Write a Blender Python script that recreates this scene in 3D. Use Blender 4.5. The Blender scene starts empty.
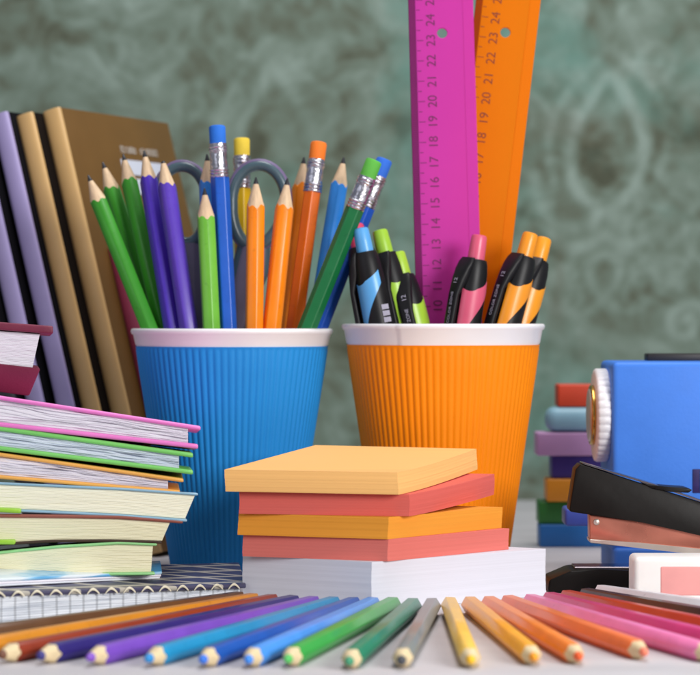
import bpy, bmesh, math, random
from mathutils import Vector, Matrix, Quaternion, noise
random.seed(7)
PI = math.pi
SC = bpy.context.scene
COL = SC.collection
# ------------------------------------------------------------------ camera model (mm)
F, HX, HY, H = 2500.0, 350.0, 322.0, 121.4      # focal in photo px, principal x, horizon y, eye height
Y0 = 1200.0
def W(x, Y, z): return Vector((x, Y - Y0, z)) * 0.001
def P(px, py, Y): return Vector(((px - HX) * Y / F, Y, H - (py - HY) * Y / F))      # mm, Y = distance
def gY(py, z=0.0): return (H - z) * F / (py - HY)
def m3(v): return W(v[0], v[1], v[2])

# ------------------------------------------------------------------ materials
def lin(c):
    return tuple(((v / 255) / 12.92 if v / 255 <= 0.04045 else (((v / 255) + 0.055) / 1.055) ** 2.4) for v in c) + (1.0,)
MATS = {}
def mat(name, rgb, rough=0.45, coat=0.0, metal=0.0, var=0.12, vscale=60, bump=0.0, bscale=400, stretch=(1, 1, 1),
        spec=0.5, trans=0.0, sss=0.0, wear=0.0):
    if name in MATS: return MATS[name]
    m = bpy.data.materials.new(name); m.use_nodes = True
    nt = m.node_tree; N = nt.nodes; L = nt.links
    b = N['Principled BSDF']
    b.inputs['Roughness'].default_value = rough; b.inputs['Metallic'].default_value = metal
    b.inputs['Coat Weight'].default_value = coat; b.inputs['Coat Roughness'].default_value = 0.15
    b.inputs['Specular IOR Level'].default_value = spec
    if sss:
        b.inputs['Subsurface Weight'].default_value = sss; b.inputs['Subsurface Scale'].default_value = 0.004
    tc = N.new('ShaderNodeTexCoord'); mp = N.new('ShaderNodeMapping'); mp.inputs['Scale'].default_value = stretch
    L.new(tc.outputs['Object'], mp.inputs['Vector'])
    ns = N.new('ShaderNodeTexNoise'); ns.inputs['Scale'].default_value = vscale; ns.inputs['Detail'].default_value = 5
    L.new(mp.outputs[0], ns.inputs['Vector'])
    mx = N.new('ShaderNodeMix'); mx.data_type = 'RGBA'
    c = lin(rgb)
    mx.inputs['A'].default_value = tuple(max(0, v * (1 - var)) for v in c[:3]) + (1,)
    mx.inputs['B'].default_value = tuple(min(1, v * (1 + var) + 0.004 * var) for v in c[:3]) + (1,)
    mr = N.new('ShaderNodeMapRange'); mr.inputs['From Min'].default_value = 0.3; mr.inputs['From Max'].default_value = 0.7
    L.new(ns.outputs['Fac'], mr.inputs['Value']); L.new(mr.outputs[0], mx.inputs['Factor'])
    out = mx.outputs['Result']
    if wear:
        n3 = N.new('ShaderNodeTexNoise'); n3.inputs['Scale'].default_value = vscale * 5; n3.inputs['Detail'].default_value = 8
        L.new(mp.outputs[0], n3.inputs['Vector'])
        r3 = N.new('ShaderNodeMapRange'); r3.inputs['From Min'].default_value = 0.62; r3.inputs['From Max'].default_value = 0.72
        r3.inputs['To Max'].default_value = wear
        L.new(n3.outputs['Fac'], r3.inputs['Value'])
        m2 = N.new('ShaderNodeMix'); m2.data_type = 'RGBA'; L.new(r3.outputs[0], m2.inputs['Factor'])
        L.new(out, m2.inputs['A']); m2.inputs['B'].default_value = tuple(v * 0.35 for v in c[:3]) + (1,)
        out = m2.outputs['Result']
    L.new(out, b.inputs['Base Color'])
    rr = N.new('ShaderNodeMapRange'); rr.inputs['To Min'].default_value = rough * 0.85; rr.inputs['To Max'].default_value = min(1, rough * 1.2)
    L.new(ns.outputs['Fac'], rr.inputs['Value']); L.new(rr.outputs[0], b.inputs['Roughness'])
    if bump:
        nb = N.new('ShaderNodeTexNoise'); nb.inputs['Scale'].default_value = bscale; nb.inputs['Detail'].default_value = 4
        L.new(mp.outputs[0], nb.inputs['Vector'])
        bp = N.new('ShaderNodeBump'); bp.inputs['Strength'].default_value = bump; bp.inputs['Distance'].default_value = 0.0006
        L.new(nb.outputs['Fac'], bp.inputs['Height']); L.new(bp.outputs[0], b.inputs['Normal'])
    if trans:
        tr = N.new('ShaderNodeBsdfTranslucent'); tr.inputs['Color'].default_value = c
        tp = N.new('ShaderNodeBsdfTransparent'); tp.inputs['Color'].default_value = tuple(min(1, v * 1.1 + .03) for v in c[:3]) + (1,)
        a = N.new('ShaderNodeMixShader'); a.inputs[0].default_value = 0.4
        L.new(b.outputs[0], a.inputs[1]); L.new(tr.outputs[0], a.inputs[2])
        a2 = N.new('ShaderNodeMixShader'); a2.inputs[0].default_value = trans
        L.new(a.outputs[0], a2.inputs[1]); L.new(tp.outputs[0], a2.inputs[2])
        L.new(a2.outputs[0], N['Material Output'].inputs['Surface'])
    MATS[name] = m
    return m

# ------------------------------------------------------------------ mesh helpers
def link(name, me, m, parent=None, smooth=False):
    if smooth:
        for p in me.polygons: p.use_smooth = True
    o = bpy.data.objects.new(name, me); COL.objects.link(o)
    if m is not None: me.materials.append(m)
    if parent is not None: o.parent = parent
    return o
def from_bm(name, bm, m, parent=None, smooth=False, sharp=None):
    bmesh.ops.recalc_face_normals(bm, faces=bm.faces[:])
    me = bpy.data.meshes.new(name); bm.to_mesh(me); bm.free()
    if sharp is not None:
        for p in me.polygons: p.use_smooth = True
        me.set_sharp_from_angle(angle=math.radians(sharp))
        o = link(name, me, m, parent)
    else:
        o = link(name, me, m, parent, smooth)
    return o
def loft(bm, rings, closed=True, cap=True, loop=False):
    """rings of Vectors (metres)"""
    vs = [[bm.verts.new(v) for v in r] for r in rings]
    n = len(rings[0]); R = len(vs)
    for i in range(R if loop else R - 1):
        a, b = vs[i], vs[(i + 1) % R]
        for j in range(n if closed else n - 1):
            k = (j + 1) % n
            try: bm.faces.new((a[j], a[k], b[k], b[j]))
            except ValueError: pass
    if cap and not loop:
        bm.faces.new(vs[0][::-1]); bm.faces.new(vs[-1])
    return vs
def circ(z, r, n=32, cx=0, cy=0, fn=None):
    out = []
    for i in range(n):
        a = 2 * PI * i / n
        rr = fn(a) * r if fn else r
        out.append(Vector((cx + rr * math.cos(a), cy + rr * math.sin(a), z)) * 0.001)
    return out
def lathe(name, prof, m, parent, n=32, sharp=35, cap=True, loop=False):
    bm = bmesh.new(); loft(bm, [circ(z, r, n) for z, r in prof], cap=cap, loop=loop)
    return from_bm(name, bm, m, parent, sharp=sharp)
def rbox_bm(bm, pts8, bev=0.5, segs=2):
    """pts8: bottom 4 (ccw) then top 4, in metres"""
    b2 = bmesh.new()
    v = [b2.verts.new(p) for p in pts8]
    for f in ((3, 2, 1, 0), (4, 5, 6, 7), (0, 1, 5, 4), (1, 2, 6, 5), (2, 3, 7, 6), (3, 0, 4, 7)):
        b2.faces.new([v[i] for i in f])
    if bev: bmesh.ops.bevel(b2, geom=b2.edges[:], offset=bev * 0.001, segments=segs, profile=0.5, affect='EDGES')
    me = bpy.data.meshes.new('tmp'); b2.to_mesh(me); b2.free(); bm.from_mesh(me); bpy.data.meshes.remove(me)
def box8(x0, x1, y0, y1, z0, z1):
    return [Vector(p) * 0.001 for p in ((x0, y0, z0), (x1, y0, z0), (x1, y1, z0), (x0, y1, z0), (x0, y0, z1), (x1, y0, z1), (x1, y1, z1), (x0, y1, z1))]
def box(name, dims, m, parent=None, bev=0.5, segs=2, sharp=40):
    bm = bmesh.new(); rbox_bm(bm, box8(*dims), bev, segs)
    return from_bm(name, bm, m, parent, sharp=sharp)
def thing(name, label, cat, loc, group=None):
    o = bpy.data.objects.new(name, None); COL.objects.link(o); o.empty_display_size = 0.01
    o.location = loc; o['label'] = label; o['category'] = cat
    if group: o['group'] = group
    return o
def tag(o, label, cat, group=None):
    o['label'] = label; o['category'] = cat
    if group: o['group'] = group
    return o
def rel(parent, pts): return [p - parent.location for p in pts]
def text_mesh(s, size, depth=0.05):
    cu = bpy.data.curves.new('lettering', 'FONT'); cu.body = s; cu.size = size * 0.001; cu.extrude = depth * 0.001
    cu.align_x = 'CENTER'; cu.align_y = 'CENTER'
    o = bpy.data.objects.new('lettering', cu); COL.objects.link(o)
    dg = bpy.context.evaluated_depsgraph_get(); me = bpy.data.meshes.new_from_object(o.evaluated_get(dg))
    bpy.data.objects.remove(o); bpy.data.curves.remove(cu)
    return me

# ------------------------------------------------------------------ setting
import numpy as np
def damask_tile():
    """one quarter-dropped damask motif as a light/dark field, in mm: u 0..132.5, v 0..340"""
    def poly(pts, n=14):
        out = []
        P_ = [pts[0]] + list(pts) + [pts[-1]]
        for k in range(1, len(P_) - 2):
            p0, p1, p2, p3 = map(np.array, P_[k - 1:k + 3])
            for q in range(n):
                t = q / n
                out.append(0.5 * ((2 * p1) + (-p0 + p2) * t + (2 * p0 - 5 * p1 + 4 * p2 - p3) * t * t + (-p0 + 3 * p1 - 3 * p2 + p3) * t ** 3))
        out.append(np.array(pts[-1])); return np.array(out)
    def spiral(cx, cy, r0, r1, a0, turns, n=60):
        t = np.linspace(0, 1, n); a = np.radians(a0) + t * turns * 2 * np.pi; rr = r0 + (r1 - r0) * t
        return np.stack([cx + rr * np.cos(a), cy + rr * np.sin(a)], 1)
    C = [(poly([(0, 64), (10, 48), (22, 28), (29, 5), (27, -18), (18, -34), (8, -42), (0, -45)]), 4.2, 1.0),
         (poly([(0, 84), (14, 70), (32, 50), (44, 24), (46, -4), (40, -26)]), 3.0, .75),
         (spiral(33, 70, 17, 4, -60, 1.25), 3.4, .9), (spiral(66, 32, 20, 4, 200, -1.3), 3.6, .9),
         (spiral(62, -38, 20, 4, 120, 1.3), 3.8, .9), (spiral(88, 0, 15, 3, 60, 1.2), 3.0, .7),
         (poly([(6, -50), (24, -58), (42, -52), (54, -34), (58, -18)]), 5.0, 1.0),
         (poly([(0, -64), (14, -72), (34, -68), (48, -56)]), 4.5, .9),
         (poly([(0, -78), (12, -88), (9, -102), (0, -114)]), 4.0, .85), (poly([(0, -114), (18, -124), (44, -114), (66, -92), (74, -66)]), 3.4, .8),
         (spiral(30, -98, 13, 3, 0, 1.2), 3.0, .75), (spiral(100, -60, 16, 4, 150, -1.2), 3.2, .7), (spiral(98, 62, 17, 4, -30, 1.3), 3.2, .7),
         (poly([(0, 96), (8, 110), (22, 118), (30, 108)]), 3.6, .8), (poly([(70, 60), (80, 84), (70, 104), (52, 108)]), 3.6, .75),
         (poly([(8, -6), (0, 2)]), 3.0, .5), (poly([(12, 14), (0, 22)]), 2.6, .5), (poly([(16, -20), (6, -28), (0, -30)]), 3.2, .6), (poly([(0, 40), (4, 34)]), 2.4, .5)]
    us = np.arange(0, 134, 2.0); vs = np.arange(0, 342, 2.0)
    U, V = np.meshgrid(us, vs)
    val = np.zeros_like(U)
    for (ou, ov, mir) in ((0, 0, 1), (0, 340, 1), (132.5, 170, -1), (132.5, -170, -1), (132.5, 510, -1)):
        A = U if mir == 1 else (132.5 - U); B = V - ov
        for ci, (c, w_, g) in enumerate(C):
            w_ = w_ * (1.25 if ci in (0, 1, 6, 7, 8) else 1.15); g = g if ci in (0, 6, 7, 8, 1) else g * .62
            for mi in (1, -1):
                X_ = c[:, 0] * mi
                d2 = ((A[..., None] - X_) ** 2 + (B[..., None] - c[:, 1]) ** 2).min(-1)
                val = np.maximum(val, g * np.exp(-d2 / (w_ * w_)))
                val = val - 0.16 * g * np.exp(-d2 / (w_ * 3.0) ** 2) * np.exp(-((np.sqrt(d2) - w_ * 2.2) / w_) ** 2)
    core = ((U / 25.0) ** 2 + ((V - 8) / 44.0) ** 2 < 1) | ((U / 25.0) ** 2 + ((V - 348) / 44.0) ** 2 < 1) | (((132.5 - U) / 25.0) ** 2 + ((V - 178) / 44.0) ** 2 < 1)
    return val - core * (0.30 * (1 - val).clip(0, 1))
def build_wall():
    xs_ = np.arange(-1000, 1001, 3.6); zs_ = np.arange(-420, 900, 3.6)
    nx_, nz_ = len(xs_), len(zs_)
    X, Z = np.meshgrid(xs_, zs_)
    rs = np.random.RandomState(3)
    tile = damask_tile()
    wob = 5.0
    Xw = X + wob * np.sin(Z / 61.0) + 3 * np.sin(X / 83.0 + Z / 47.0); Zw = Z + wob * np.sin(X / 71.0)     # paper hung by hand: never perfectly regular
    du = (Xw - 200) % 265; u = np.minimum(du, 265 - du); v = (Zw - 255) % 340
    iu = u / 2; iv = v / 2; a = iu.astype(int); b_ = iv.astype(int); fu = iu - a; fv = iv - b_
    a1 = np.minimum(a + 1, tile.shape[1] - 1); b1 = np.minimum(b_ + 1, tile.shape[0] - 1)
    val = tile[b_, a] * (1 - fu) * (1 - fv) + tile[b_, a1] * fu * (1 - fv) + tile[b1, a] * (1 - fu) * fv + tile[b1, a1] * fu * fv
    val = val * (0.38 + 0.62 / (1 + np.exp(-(X - 95) / 22.0)))
    co_ = np.stack([X, np.zeros_like(X), Z], -1).reshape(-1, 3) * 0.001
    idx = np.arange(nx_ * nz_).reshape(nz_, nx_)
    f = np.stack([idx[:-1, :-1], idx[:-1, 1:], idx[1:, 1:], idx[1:, :-1]], -1).reshape(-1, 4)
    me = bpy.data.meshes.new('wall'); me.vertices.add(len(co_)); me.vertices.foreach_set('co', co_.ravel().astype('f4'))
    me.loops.add(f.size); me.loops.foreach_set('vertex_index', f.ravel().astype('i4'))
    me.polygons.add(len(f)); me.polygons.foreach_set('loop_start', np.arange(0, f.size, 4, dtype='i4')); me.update(calc_edges=True)
    at = me.attributes.new('damask', 'FLOAT', 'POINT'); at.data.foreach_set('value', val.ravel().astype('f4'))
    m = bpy.data.materials.new('damask_wallpaper'); m.use_nodes = True
    nt = m.node_tree; N = nt.nodes; L = nt.links; b = N['Principled BSDF']; b.inputs['Roughness'].default_value = 0.8; b.inputs['Specular IOR Level'].default_value = 0.25
    def math_(op, a, bb=None, c=None):
        n = N.new('ShaderNodeMath'); n.operation = op
        for i, v in enumerate((a, bb, c)):
            if v is None: continue
            if isinstance(v, (int, float)): n.inputs[i].default_value = v
            else: L.new(v, n.inputs[i])
        return n.outputs[0]
    tc = N.new('ShaderNodeTexCoord')
    def noise_(sc, det=5, dist=0.0, rough=.6, off=0):
        n = N.new('ShaderNodeTexNoise'); n.inputs['Scale'].default_value = sc; n.inputs['Detail'].default_value = det; n.inputs['Distortion'].default_value = dist; n.inputs['Roughness'].default_value = rough
        mp = N.new('ShaderNodeMapping'); mp.inputs['Location'].default_value = (off, off * 2, off); L.new(tc.outputs['Object'], mp.inputs[0]); L.new(mp.outputs[0], n.inputs['Vector']); return n.outputs['Fac']
    def rng(v, a, b2, c, d):
        n = N.new('ShaderNodeMapRange'); L.new(v, n.inputs[0])
        for k, q in enumerate((a, b2, c, d)): n.inputs[k + 1].default_value = q
        return n.outputs[0]
    dm = N.new('ShaderNodeAttribute'); dm.attribute_name = 'damask'
    fade = rng(noise_(5.5, 6, .6), .36, .58, .22, 1.0)
    pat = math_('MULTIPLY', dm.outputs['Fac'], fade)
    worn = math_('MULTIPLY', math_('SUBTRACT', noise_(26, 6, 1.4, .6, 3), .5), 1.05)
    big = math_('MULTIPLY', math_('SUBTRACT', noise_(10, 5, 1.4, .6, 9), .5), 1.15)
    tot = math_('ADD', math_('MULTIPLY_ADD', pat, .66, .27), math_('ADD', worn, big))
    cr = N.new('ShaderNodeValToRGB'); L.new(tot, cr.inputs[0]); e = cr.color_ramp.elements
    e[0].position = 0.0; e[0].color = lin((84, 88, 72)); e[1].position = 0.85; e[1].color = lin((160, 178, 168))
    cr.color_ramp.elements.new(0.32).color = lin((118, 134, 120)); cr.color_ramp.elements.new(0.15).color = lin((104, 112, 96))
    m1 = N.new('ShaderNodeMix'); m1.data_type = 'RGBA'; L.new(rng(noise_(4.2, 6, .5, .6, 5), .50, .64, 0, .7), m1.inputs['Factor']); L.new(cr.outputs[0], m1.inputs['A']); m1.inputs['B'].default_value = lin((108, 158, 146))
    m2 = N.new('ShaderNodeMix'); m2.data_type = 'RGBA'; L.new(rng(noise_(7.5, 6, .9, .65, 11), .56, .70, 0, .55), m2.inputs['Factor']); L.new(m1.outputs['Result'], m2.inputs['A']); m2.inputs['B'].default_value = lin((96, 88, 68))
    L.new(m2.outputs['Result'], b.inputs['Base Color'])
    bp = N.new('ShaderNodeBump'); bp.inputs['Strength'].default_value = .4; bp.inputs['Distance'].default_value = .0015; L.new(tot, bp.inputs['Height']); L.new(bp.outputs[0], b.inputs['Normal'])
    o = link('wall', me, m); o.location = W(0, 1960, 0); o['kind'] = 'structure'
build_wall()
tm = mat('table_laminate', (198, 194, 197), rough=0.5, var=0.11, vscale=30, bump=0.3, bscale=420, spec=0.3, stretch=(.35, 1, 1))
o = box('table_surface', (-700, 700, -650, gY(500) - Y0, -30, 0), tm, bev=2); o['kind'] = 'structure'

# ------------------------------------------------------------------ paper cups
rim_m = mat('white_cup_paper', (242, 240, 243), rough=0.35, var=0.04, vscale=30, coat=0.2)
def cup(px_axis, Ya, rb, rt, ztop, zs, col, label, nribs=84):
    c = P(px_axis, 400, Ya); t = thing('pencil_cup', label, 'cup', W(c[0], Ya, 0), 'ribbed paper cups holding pens')
    # inner white cup
    def r(z): return rb + (rt - rb) * z / ztop
    prof = [(1.2, r(0) - 1.5), (2, r(2) - 1.2), (zs - 1, r(zs) - 0.9)]
    prof += [(zs + 1.0, r(zs) + 0.6), (ztop - 3.2, r(ztop) + 0.2), (ztop - 2.6, r(ztop) + 1.0), (ztop - 1.4, r(ztop) + 1.5), (ztop - 0.3, r(ztop) + 1.1), (ztop, r(ztop) + 0.3), (ztop - 0.5, r(ztop) - 0.6), (ztop - 2.5, r(ztop) - 1.1)]
    prof += [(8, r(8) - 2.2), (2.8, r(3) - 2.6), (2.6, 0.5)]
    sa = math.radians(243 if col[0] == 'orange' else 118)
    def seam(a):      # the glued overlap of the paper
        q = (a - sa) % (2 * PI); return 1 + (0.011 * math.exp(-q / 0.5) if q < 2.5 else 0) + 0.0012 * math.sin(3 * a + 1)
    bm = bmesh.new(); loft(bm, [circ(z, rr, 240, fn=seam if i < len(prof) - 3 else None) for i, (z, rr) in enumerate(prof)], cap=True)
    from_bm('cup_body', bm, rim_m, t, sharp=50)
    # corrugated sleeve
    n = nribs * 8
    def rib(a):
        s = abs(math.sin(a * nribs / 2))
        return s ** 1.1 * (1 + 0.25 * math.sin(a * 7.3 + 1) * math.sin(a * 3.1))
    bm = bmesh.new(); rings = []
    zz = [0.6, 1.2, 2.0] + [3 + (zs - 5) * i / 10 for i in range(11)] + [zs - 1.0, zs - 0.2, zs]
    for z in zz:
        fade = min(1, max(0, (z - 0.9) / 1.5)) * min(1, max(0, (zs - 0.5 - z) / 2.0))
        rr = r(z)
        ex = 0.0 if z < zs - 0.9 else 0.35
        rings.append([Vector(((rr + ex + 0.15 + (0.5 if col[0] == 'orange' else 0.6) * fade * rib(2 * PI * i / n)) * math.cos(2 * PI * i / n), (rr + ex + 0.15 + (0.5 if col[0] == 'orange' else 0.6) * fade * rib(2 * PI * i / n)) * math.sin(2 * PI * i / n), z)) * 0.001 for i in range(n)])
    rr = r(zs) - 0.6; rings.append(circ(zs - 0.1, rr, n)); rings.append(circ(zs - 4, r(zs - 4) - 0.8, n))
    for k in (0, 1):
        pass
    loft(bm, rings, cap=False)
    # floor of sleeve
    from_bm('ribbed_sleeve', bm, mat('sleeve_' + col[0], col[1], rough=0.55, spec=0.22, var=0.05, vscale=25, bump=0.1, bscale=900), t, sharp=80)
    return t, Vector((c[0], Ya, 0))
cupB, axB = cup(232, 1219, 28.8, 47.8, 118.3, 109.6, ('blue', (36, 144, 222)), 'blue ribbed paper cup with white rim holding pencils and scissors')
cupO, axO = cup(443, 1212, 30.0, 47.8, 120.6, 110.4, ('orange', (255, 140, 0)), 'orange ribbed paper cup with white rim holding rulers and highlighters')

# ------------------------------------------------------------------ pencils
wood_m = mat('cedar_wood', (222, 192, 156), rough=0.6, var=0.14, vscale=90, stretch=(8, 8, 0.6), bump=0.25, bscale=500)
graph_m = mat('graphite', (62, 62, 66), rough=0.35, metal=0.4, var=0.2)
ferr_m = mat('ferrule_aluminium', (205, 203, 212), rough=0.22, metal=1.0, var=0.12, vscale=300, bump=0.5, bscale=700)
def hexr(a, R, blend=0.05):
    s = (a % (PI / 3)) - PI / 6
    return (R * math.cos(PI / 6) / math.cos(s)) * (1 - blend) + R * 0.955 * blend
def orient(t, d, roll=0.0):
    q = d.to_track_quat('Z', 'Y'); t.rotation_mode = 'QUATERNION'; t.rotation_quaternion = q @ Quaternion((0, 0, 1), roll)
def pencil(label, col, tip, base, R=4.5, kind='sharp', eraser=None, roll=0.3, lead=None, k=0.27, group=None, leadr=1.25, blunt=0.35, cat='pencil', woodm=None, name='pencil', seed=0):
    tipw, basew = m3(tip), m3(base); Ln = (tipw - basew).length * 1000
    t = thing(name, label, cat, basew, group); orient(t, tipw - basew, roll)
    NS = 48
    pm = mat('paint_%d_%d_%d' % col, col, rough=0.38, coat=0.22, spec=0.35, var=0.07, vscale=70, wear=0.25, bump=0.05, bscale=900)
    A = [2 * PI * i / NS for i in range(NS)]
    def ring(zf, rf): return [Vector((rf(a) * math.cos(a), rf(a) * math.sin(a), zf(a))) * 0.001 for a in A]
    if kind == 'sharp':
        extra = blunt / k                       # virtual apex beyond the tip
        rnd = random.Random(seed + int(Ln * 10)); ph = rnd.random() * 6
        top = lambda a: Ln + extra - hexr(a, R) / (k * (1 + 0.05 * math.sin(a * 2 + ph))) 
        bm = bmesh.new()
        loft(bm, [ring(lambda a: 0, lambda a: hexr(a, R) - 0.35), ring(lambda a: 0.4, lambda a: hexr(a, R)), ring(lambda a: Ln * 0.5, lambda a: hexr(a, R)), ring(lambda a: top(a) - 0.15, lambda a: hexr(a, R)), ring(lambda a: top(a) + 0.1, lambda a: hexr(a, R) - 0.12)], cap=True)
        from_bm('painted_body', bm, pm, t, sharp=60)
        zl = Ln + extra - leadr / k
        bm = bmesh.new(); rings = []
        for f in (0, 0.33, 0.66, 1):
            rings.append(ring(lambda a: (top(a) - 0.1) * (1 - f) + zl * f, lambda a: (hexr(a, R) - 0.10) * (1 - f) + leadr * f))
        loft(bm, rings, cap=True)
        from_bm('sharpened_wood', bm, woodm or wood_m, t, sharp=60)
        lm = graph_m if lead is None else mat('lead_%d_%d_%d' % lead, lead, rough=0.5, var=0.1)
        lathe('lead', [(zl - 0.1, leadr), (zl + 0.3, leadr * 0.97), (Ln - blunt * 0.8, blunt * 1.25), (Ln - blunt * 0.25, blunt * 0.85), (Ln, blunt * 0.25)], lm, t, n=20)
    else:
        zf = Ln - 24.5; ze = Ln - 9.5
        bm = bmesh.new()
        loft(bm, [ring(lambda a: 0, lambda a: hexr(a, R) - 0.3), ring(lambda a: 0.4, lambda a: hexr(a, R)), ring(lambda a: Ln * .5, lambda a: hexr(a, R)), ring(lambda a: zf, lambda a: hexr(a, R))], cap=True)
        from_bm('painted_body', bm, pm, t, sharp=60)
        rr = R * 0.93; prof = [(zf - 0.8, rr + 0.1)]
        z = zf - 0.4
        for g in (0, 1, 2):
            prof += [(z, rr + 0.35), (z + 0.6, rr + 0.4), (z + 1.0, rr - 0.05)]; z += 1.5
        zm = z
        for q in range(6): prof.append((zm + q * (ze - 3.2 - zm) / 5, rr + 0.05))
        z = ze - 2.8
        for g in (0, 1): prof += [(z, rr + 0.35), (z + 0.6, rr + 0.4), (z + 1.0, rr)]; z += 1.5
        prof.append((ze + 0.6, rr + 0.1))
        bm = bmesh.new(); rings = []
        for z, r_ in prof:
            inm = zm + 0.5 < z < ze - 3
            rings.append(circ(z, r_, 36, fn=(lambda a, z=z: 1 - 0.085 * max(0, math.cos(a * 5 + z * 1.3)) ** 3) if inm else None))
        loft(bm, rings, cap=True); from_bm('ferrule', bm, ferr_m, t, sharp=50)
        em = mat('eraser_%d_%d_%d' % eraser, eraser, rough=0.75, var=0.08, bump=0.3)
        lathe('eraser', [(ze, rr - 0.3), (Ln - 1.0, rr - 0.25), (Ln - 0.3, rr - 0.7), (Ln, rr - 1.6)], em, t, n=36)
    return t
def in_cup(ax, tip, rim, Yt, Yr, limr=25.0, yb=None, zf=4.0, pyr=327):
    """straight line from the tip through the rim crossing down to the floor of the cup; the base may sit at its own depth"""
    T = P(tip[0], tip[1], Yt); Rm = P(rim, pyr, Yr)
    s = (T[2] - zf) / (T[2] - Rm[2]); B = T + (Rm - T) * s
    if (B - Vector((ax[0], ax[1], B[2]))).xy.length > limr:
        print('BASE OUT', tip, (B.x - ax[0], B.y - ax[1]))
        d = (B - Vector((ax[0], ax[1], B[2]))); d.z = 0; B = Vector((ax[0], ax[1], B[2])) + d.normalized() * limr
    return T, B
GP = 'pencils standing in the blue cup'
GR, VI, LG, BL, LB, YE, OR, DO, DG, RB = (58, 146, 40), (84, 52, 186), (112, 186, 62), (22, 92, 200), (48, 136, 222), (214, 172, 22), (255, 138, 16), (226, 104, 6), (24, 112, 62), (22, 84, 190)
cup_pencils = [
 # label, colour, kind, tip px, rim x, Ytip, Yrim, eraser, roll
 ('bright green pencil leaning furthest left in the blue cup, sharp grey point', GR, 'sharp', (88, 175), 151.5, 1222, 1206, None, .35),
 ('green pencil with short point half hidden behind two other green pencils', GR, 'sharp', (102.5, 162), 157, 1236, 1230, None, .1),
 ('green pencil right of its two green neighbours, touching the violet pencil', GR, 'sharp', (123, 154), 162, 1230, 1218, None, .55),
 ('deep violet pencil leaning left, tallest of the two violet pencils', (74, 46, 176), 'sharp', (144, 150.5), 170.5, 1218, 1206, None, .3),
 ('violet pencil with bluntly broken point, right of the other violet one', (92, 62, 182), 'sharp', (163, 161), 187, 1208, 1198, None, .15),
 ('light grass green pencil, shortest in the blue cup, beside the tall blue one', LG, 'sharp', (204.5, 188), 210, 1196, 1192, None, .4),
 ('blue pencil with sharp point almost hidden behind the light green pencil', LB, 'sharp', (207, 154), 214, 1216, 1213, None, .2),
 ('tall blue pencil with blue eraser on top, centre of the blue cup', BL, 'eraser', (217, 125.5), 229.5, 1204, 1194, (34, 112, 214), .25),
 ('yellow pencil with yellow eraser standing behind the right scissor loop', YE, 'eraser', (241.7, 138), 244, 1250, 1247, (232, 200, 62), .3),
 ('bright orange pencil standing upright in front of the scissors, pale sharp tip', OR, 'sharp', (256, 177), 256, 1196, 1194, None, .32),
 ('bright orange pencil with dark grey point leaning slightly right of the upright orange one', OR, 'sharp', (287.5, 178), 277.5, 1200, 1190, None, .2),
 ('deep orange pencil with orange eraser on a silver ferrule', DO, 'eraser', (319, 142), 295, 1222, 1212, (246, 124, 30), .3),
 ('orange sharpened pencil mostly hidden behind the deep orange eraser pencil', OR, 'sharp', (304, 157), 289, 1240, 1236, None, .1),
 ('light blue sharpened pencil between the orange eraser and the green eraser', LB, 'sharp', (344, 157), 315.6, 1226, 1218, None, .45),
 ('dark green pencil with light green eraser leaning right across the others', DG, 'eraser', (374.5, 160), 301, 1196, 1188, (92, 182, 66), .45),
 ('royal blue pencil with blue eraser leaning right behind the dark green one', RB, 'eraser', (385, 159), 319, 1220, 1217, (42, 108, 216), .2),
]
for i, (lb, c, kd, tp, rx, Yt, Yr, er, ro) in enumerate(cup_pencils):
    T, B = in_cup(axB, tp, rx, Yt, Yr)
    pencil(lb, c, T, B, R=4.55, kind=kd, eraser=er, roll=ro, group=GP, k=0.275, blunt=0.9 if 'blunt' in lb else 0.3, seed=i)

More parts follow.
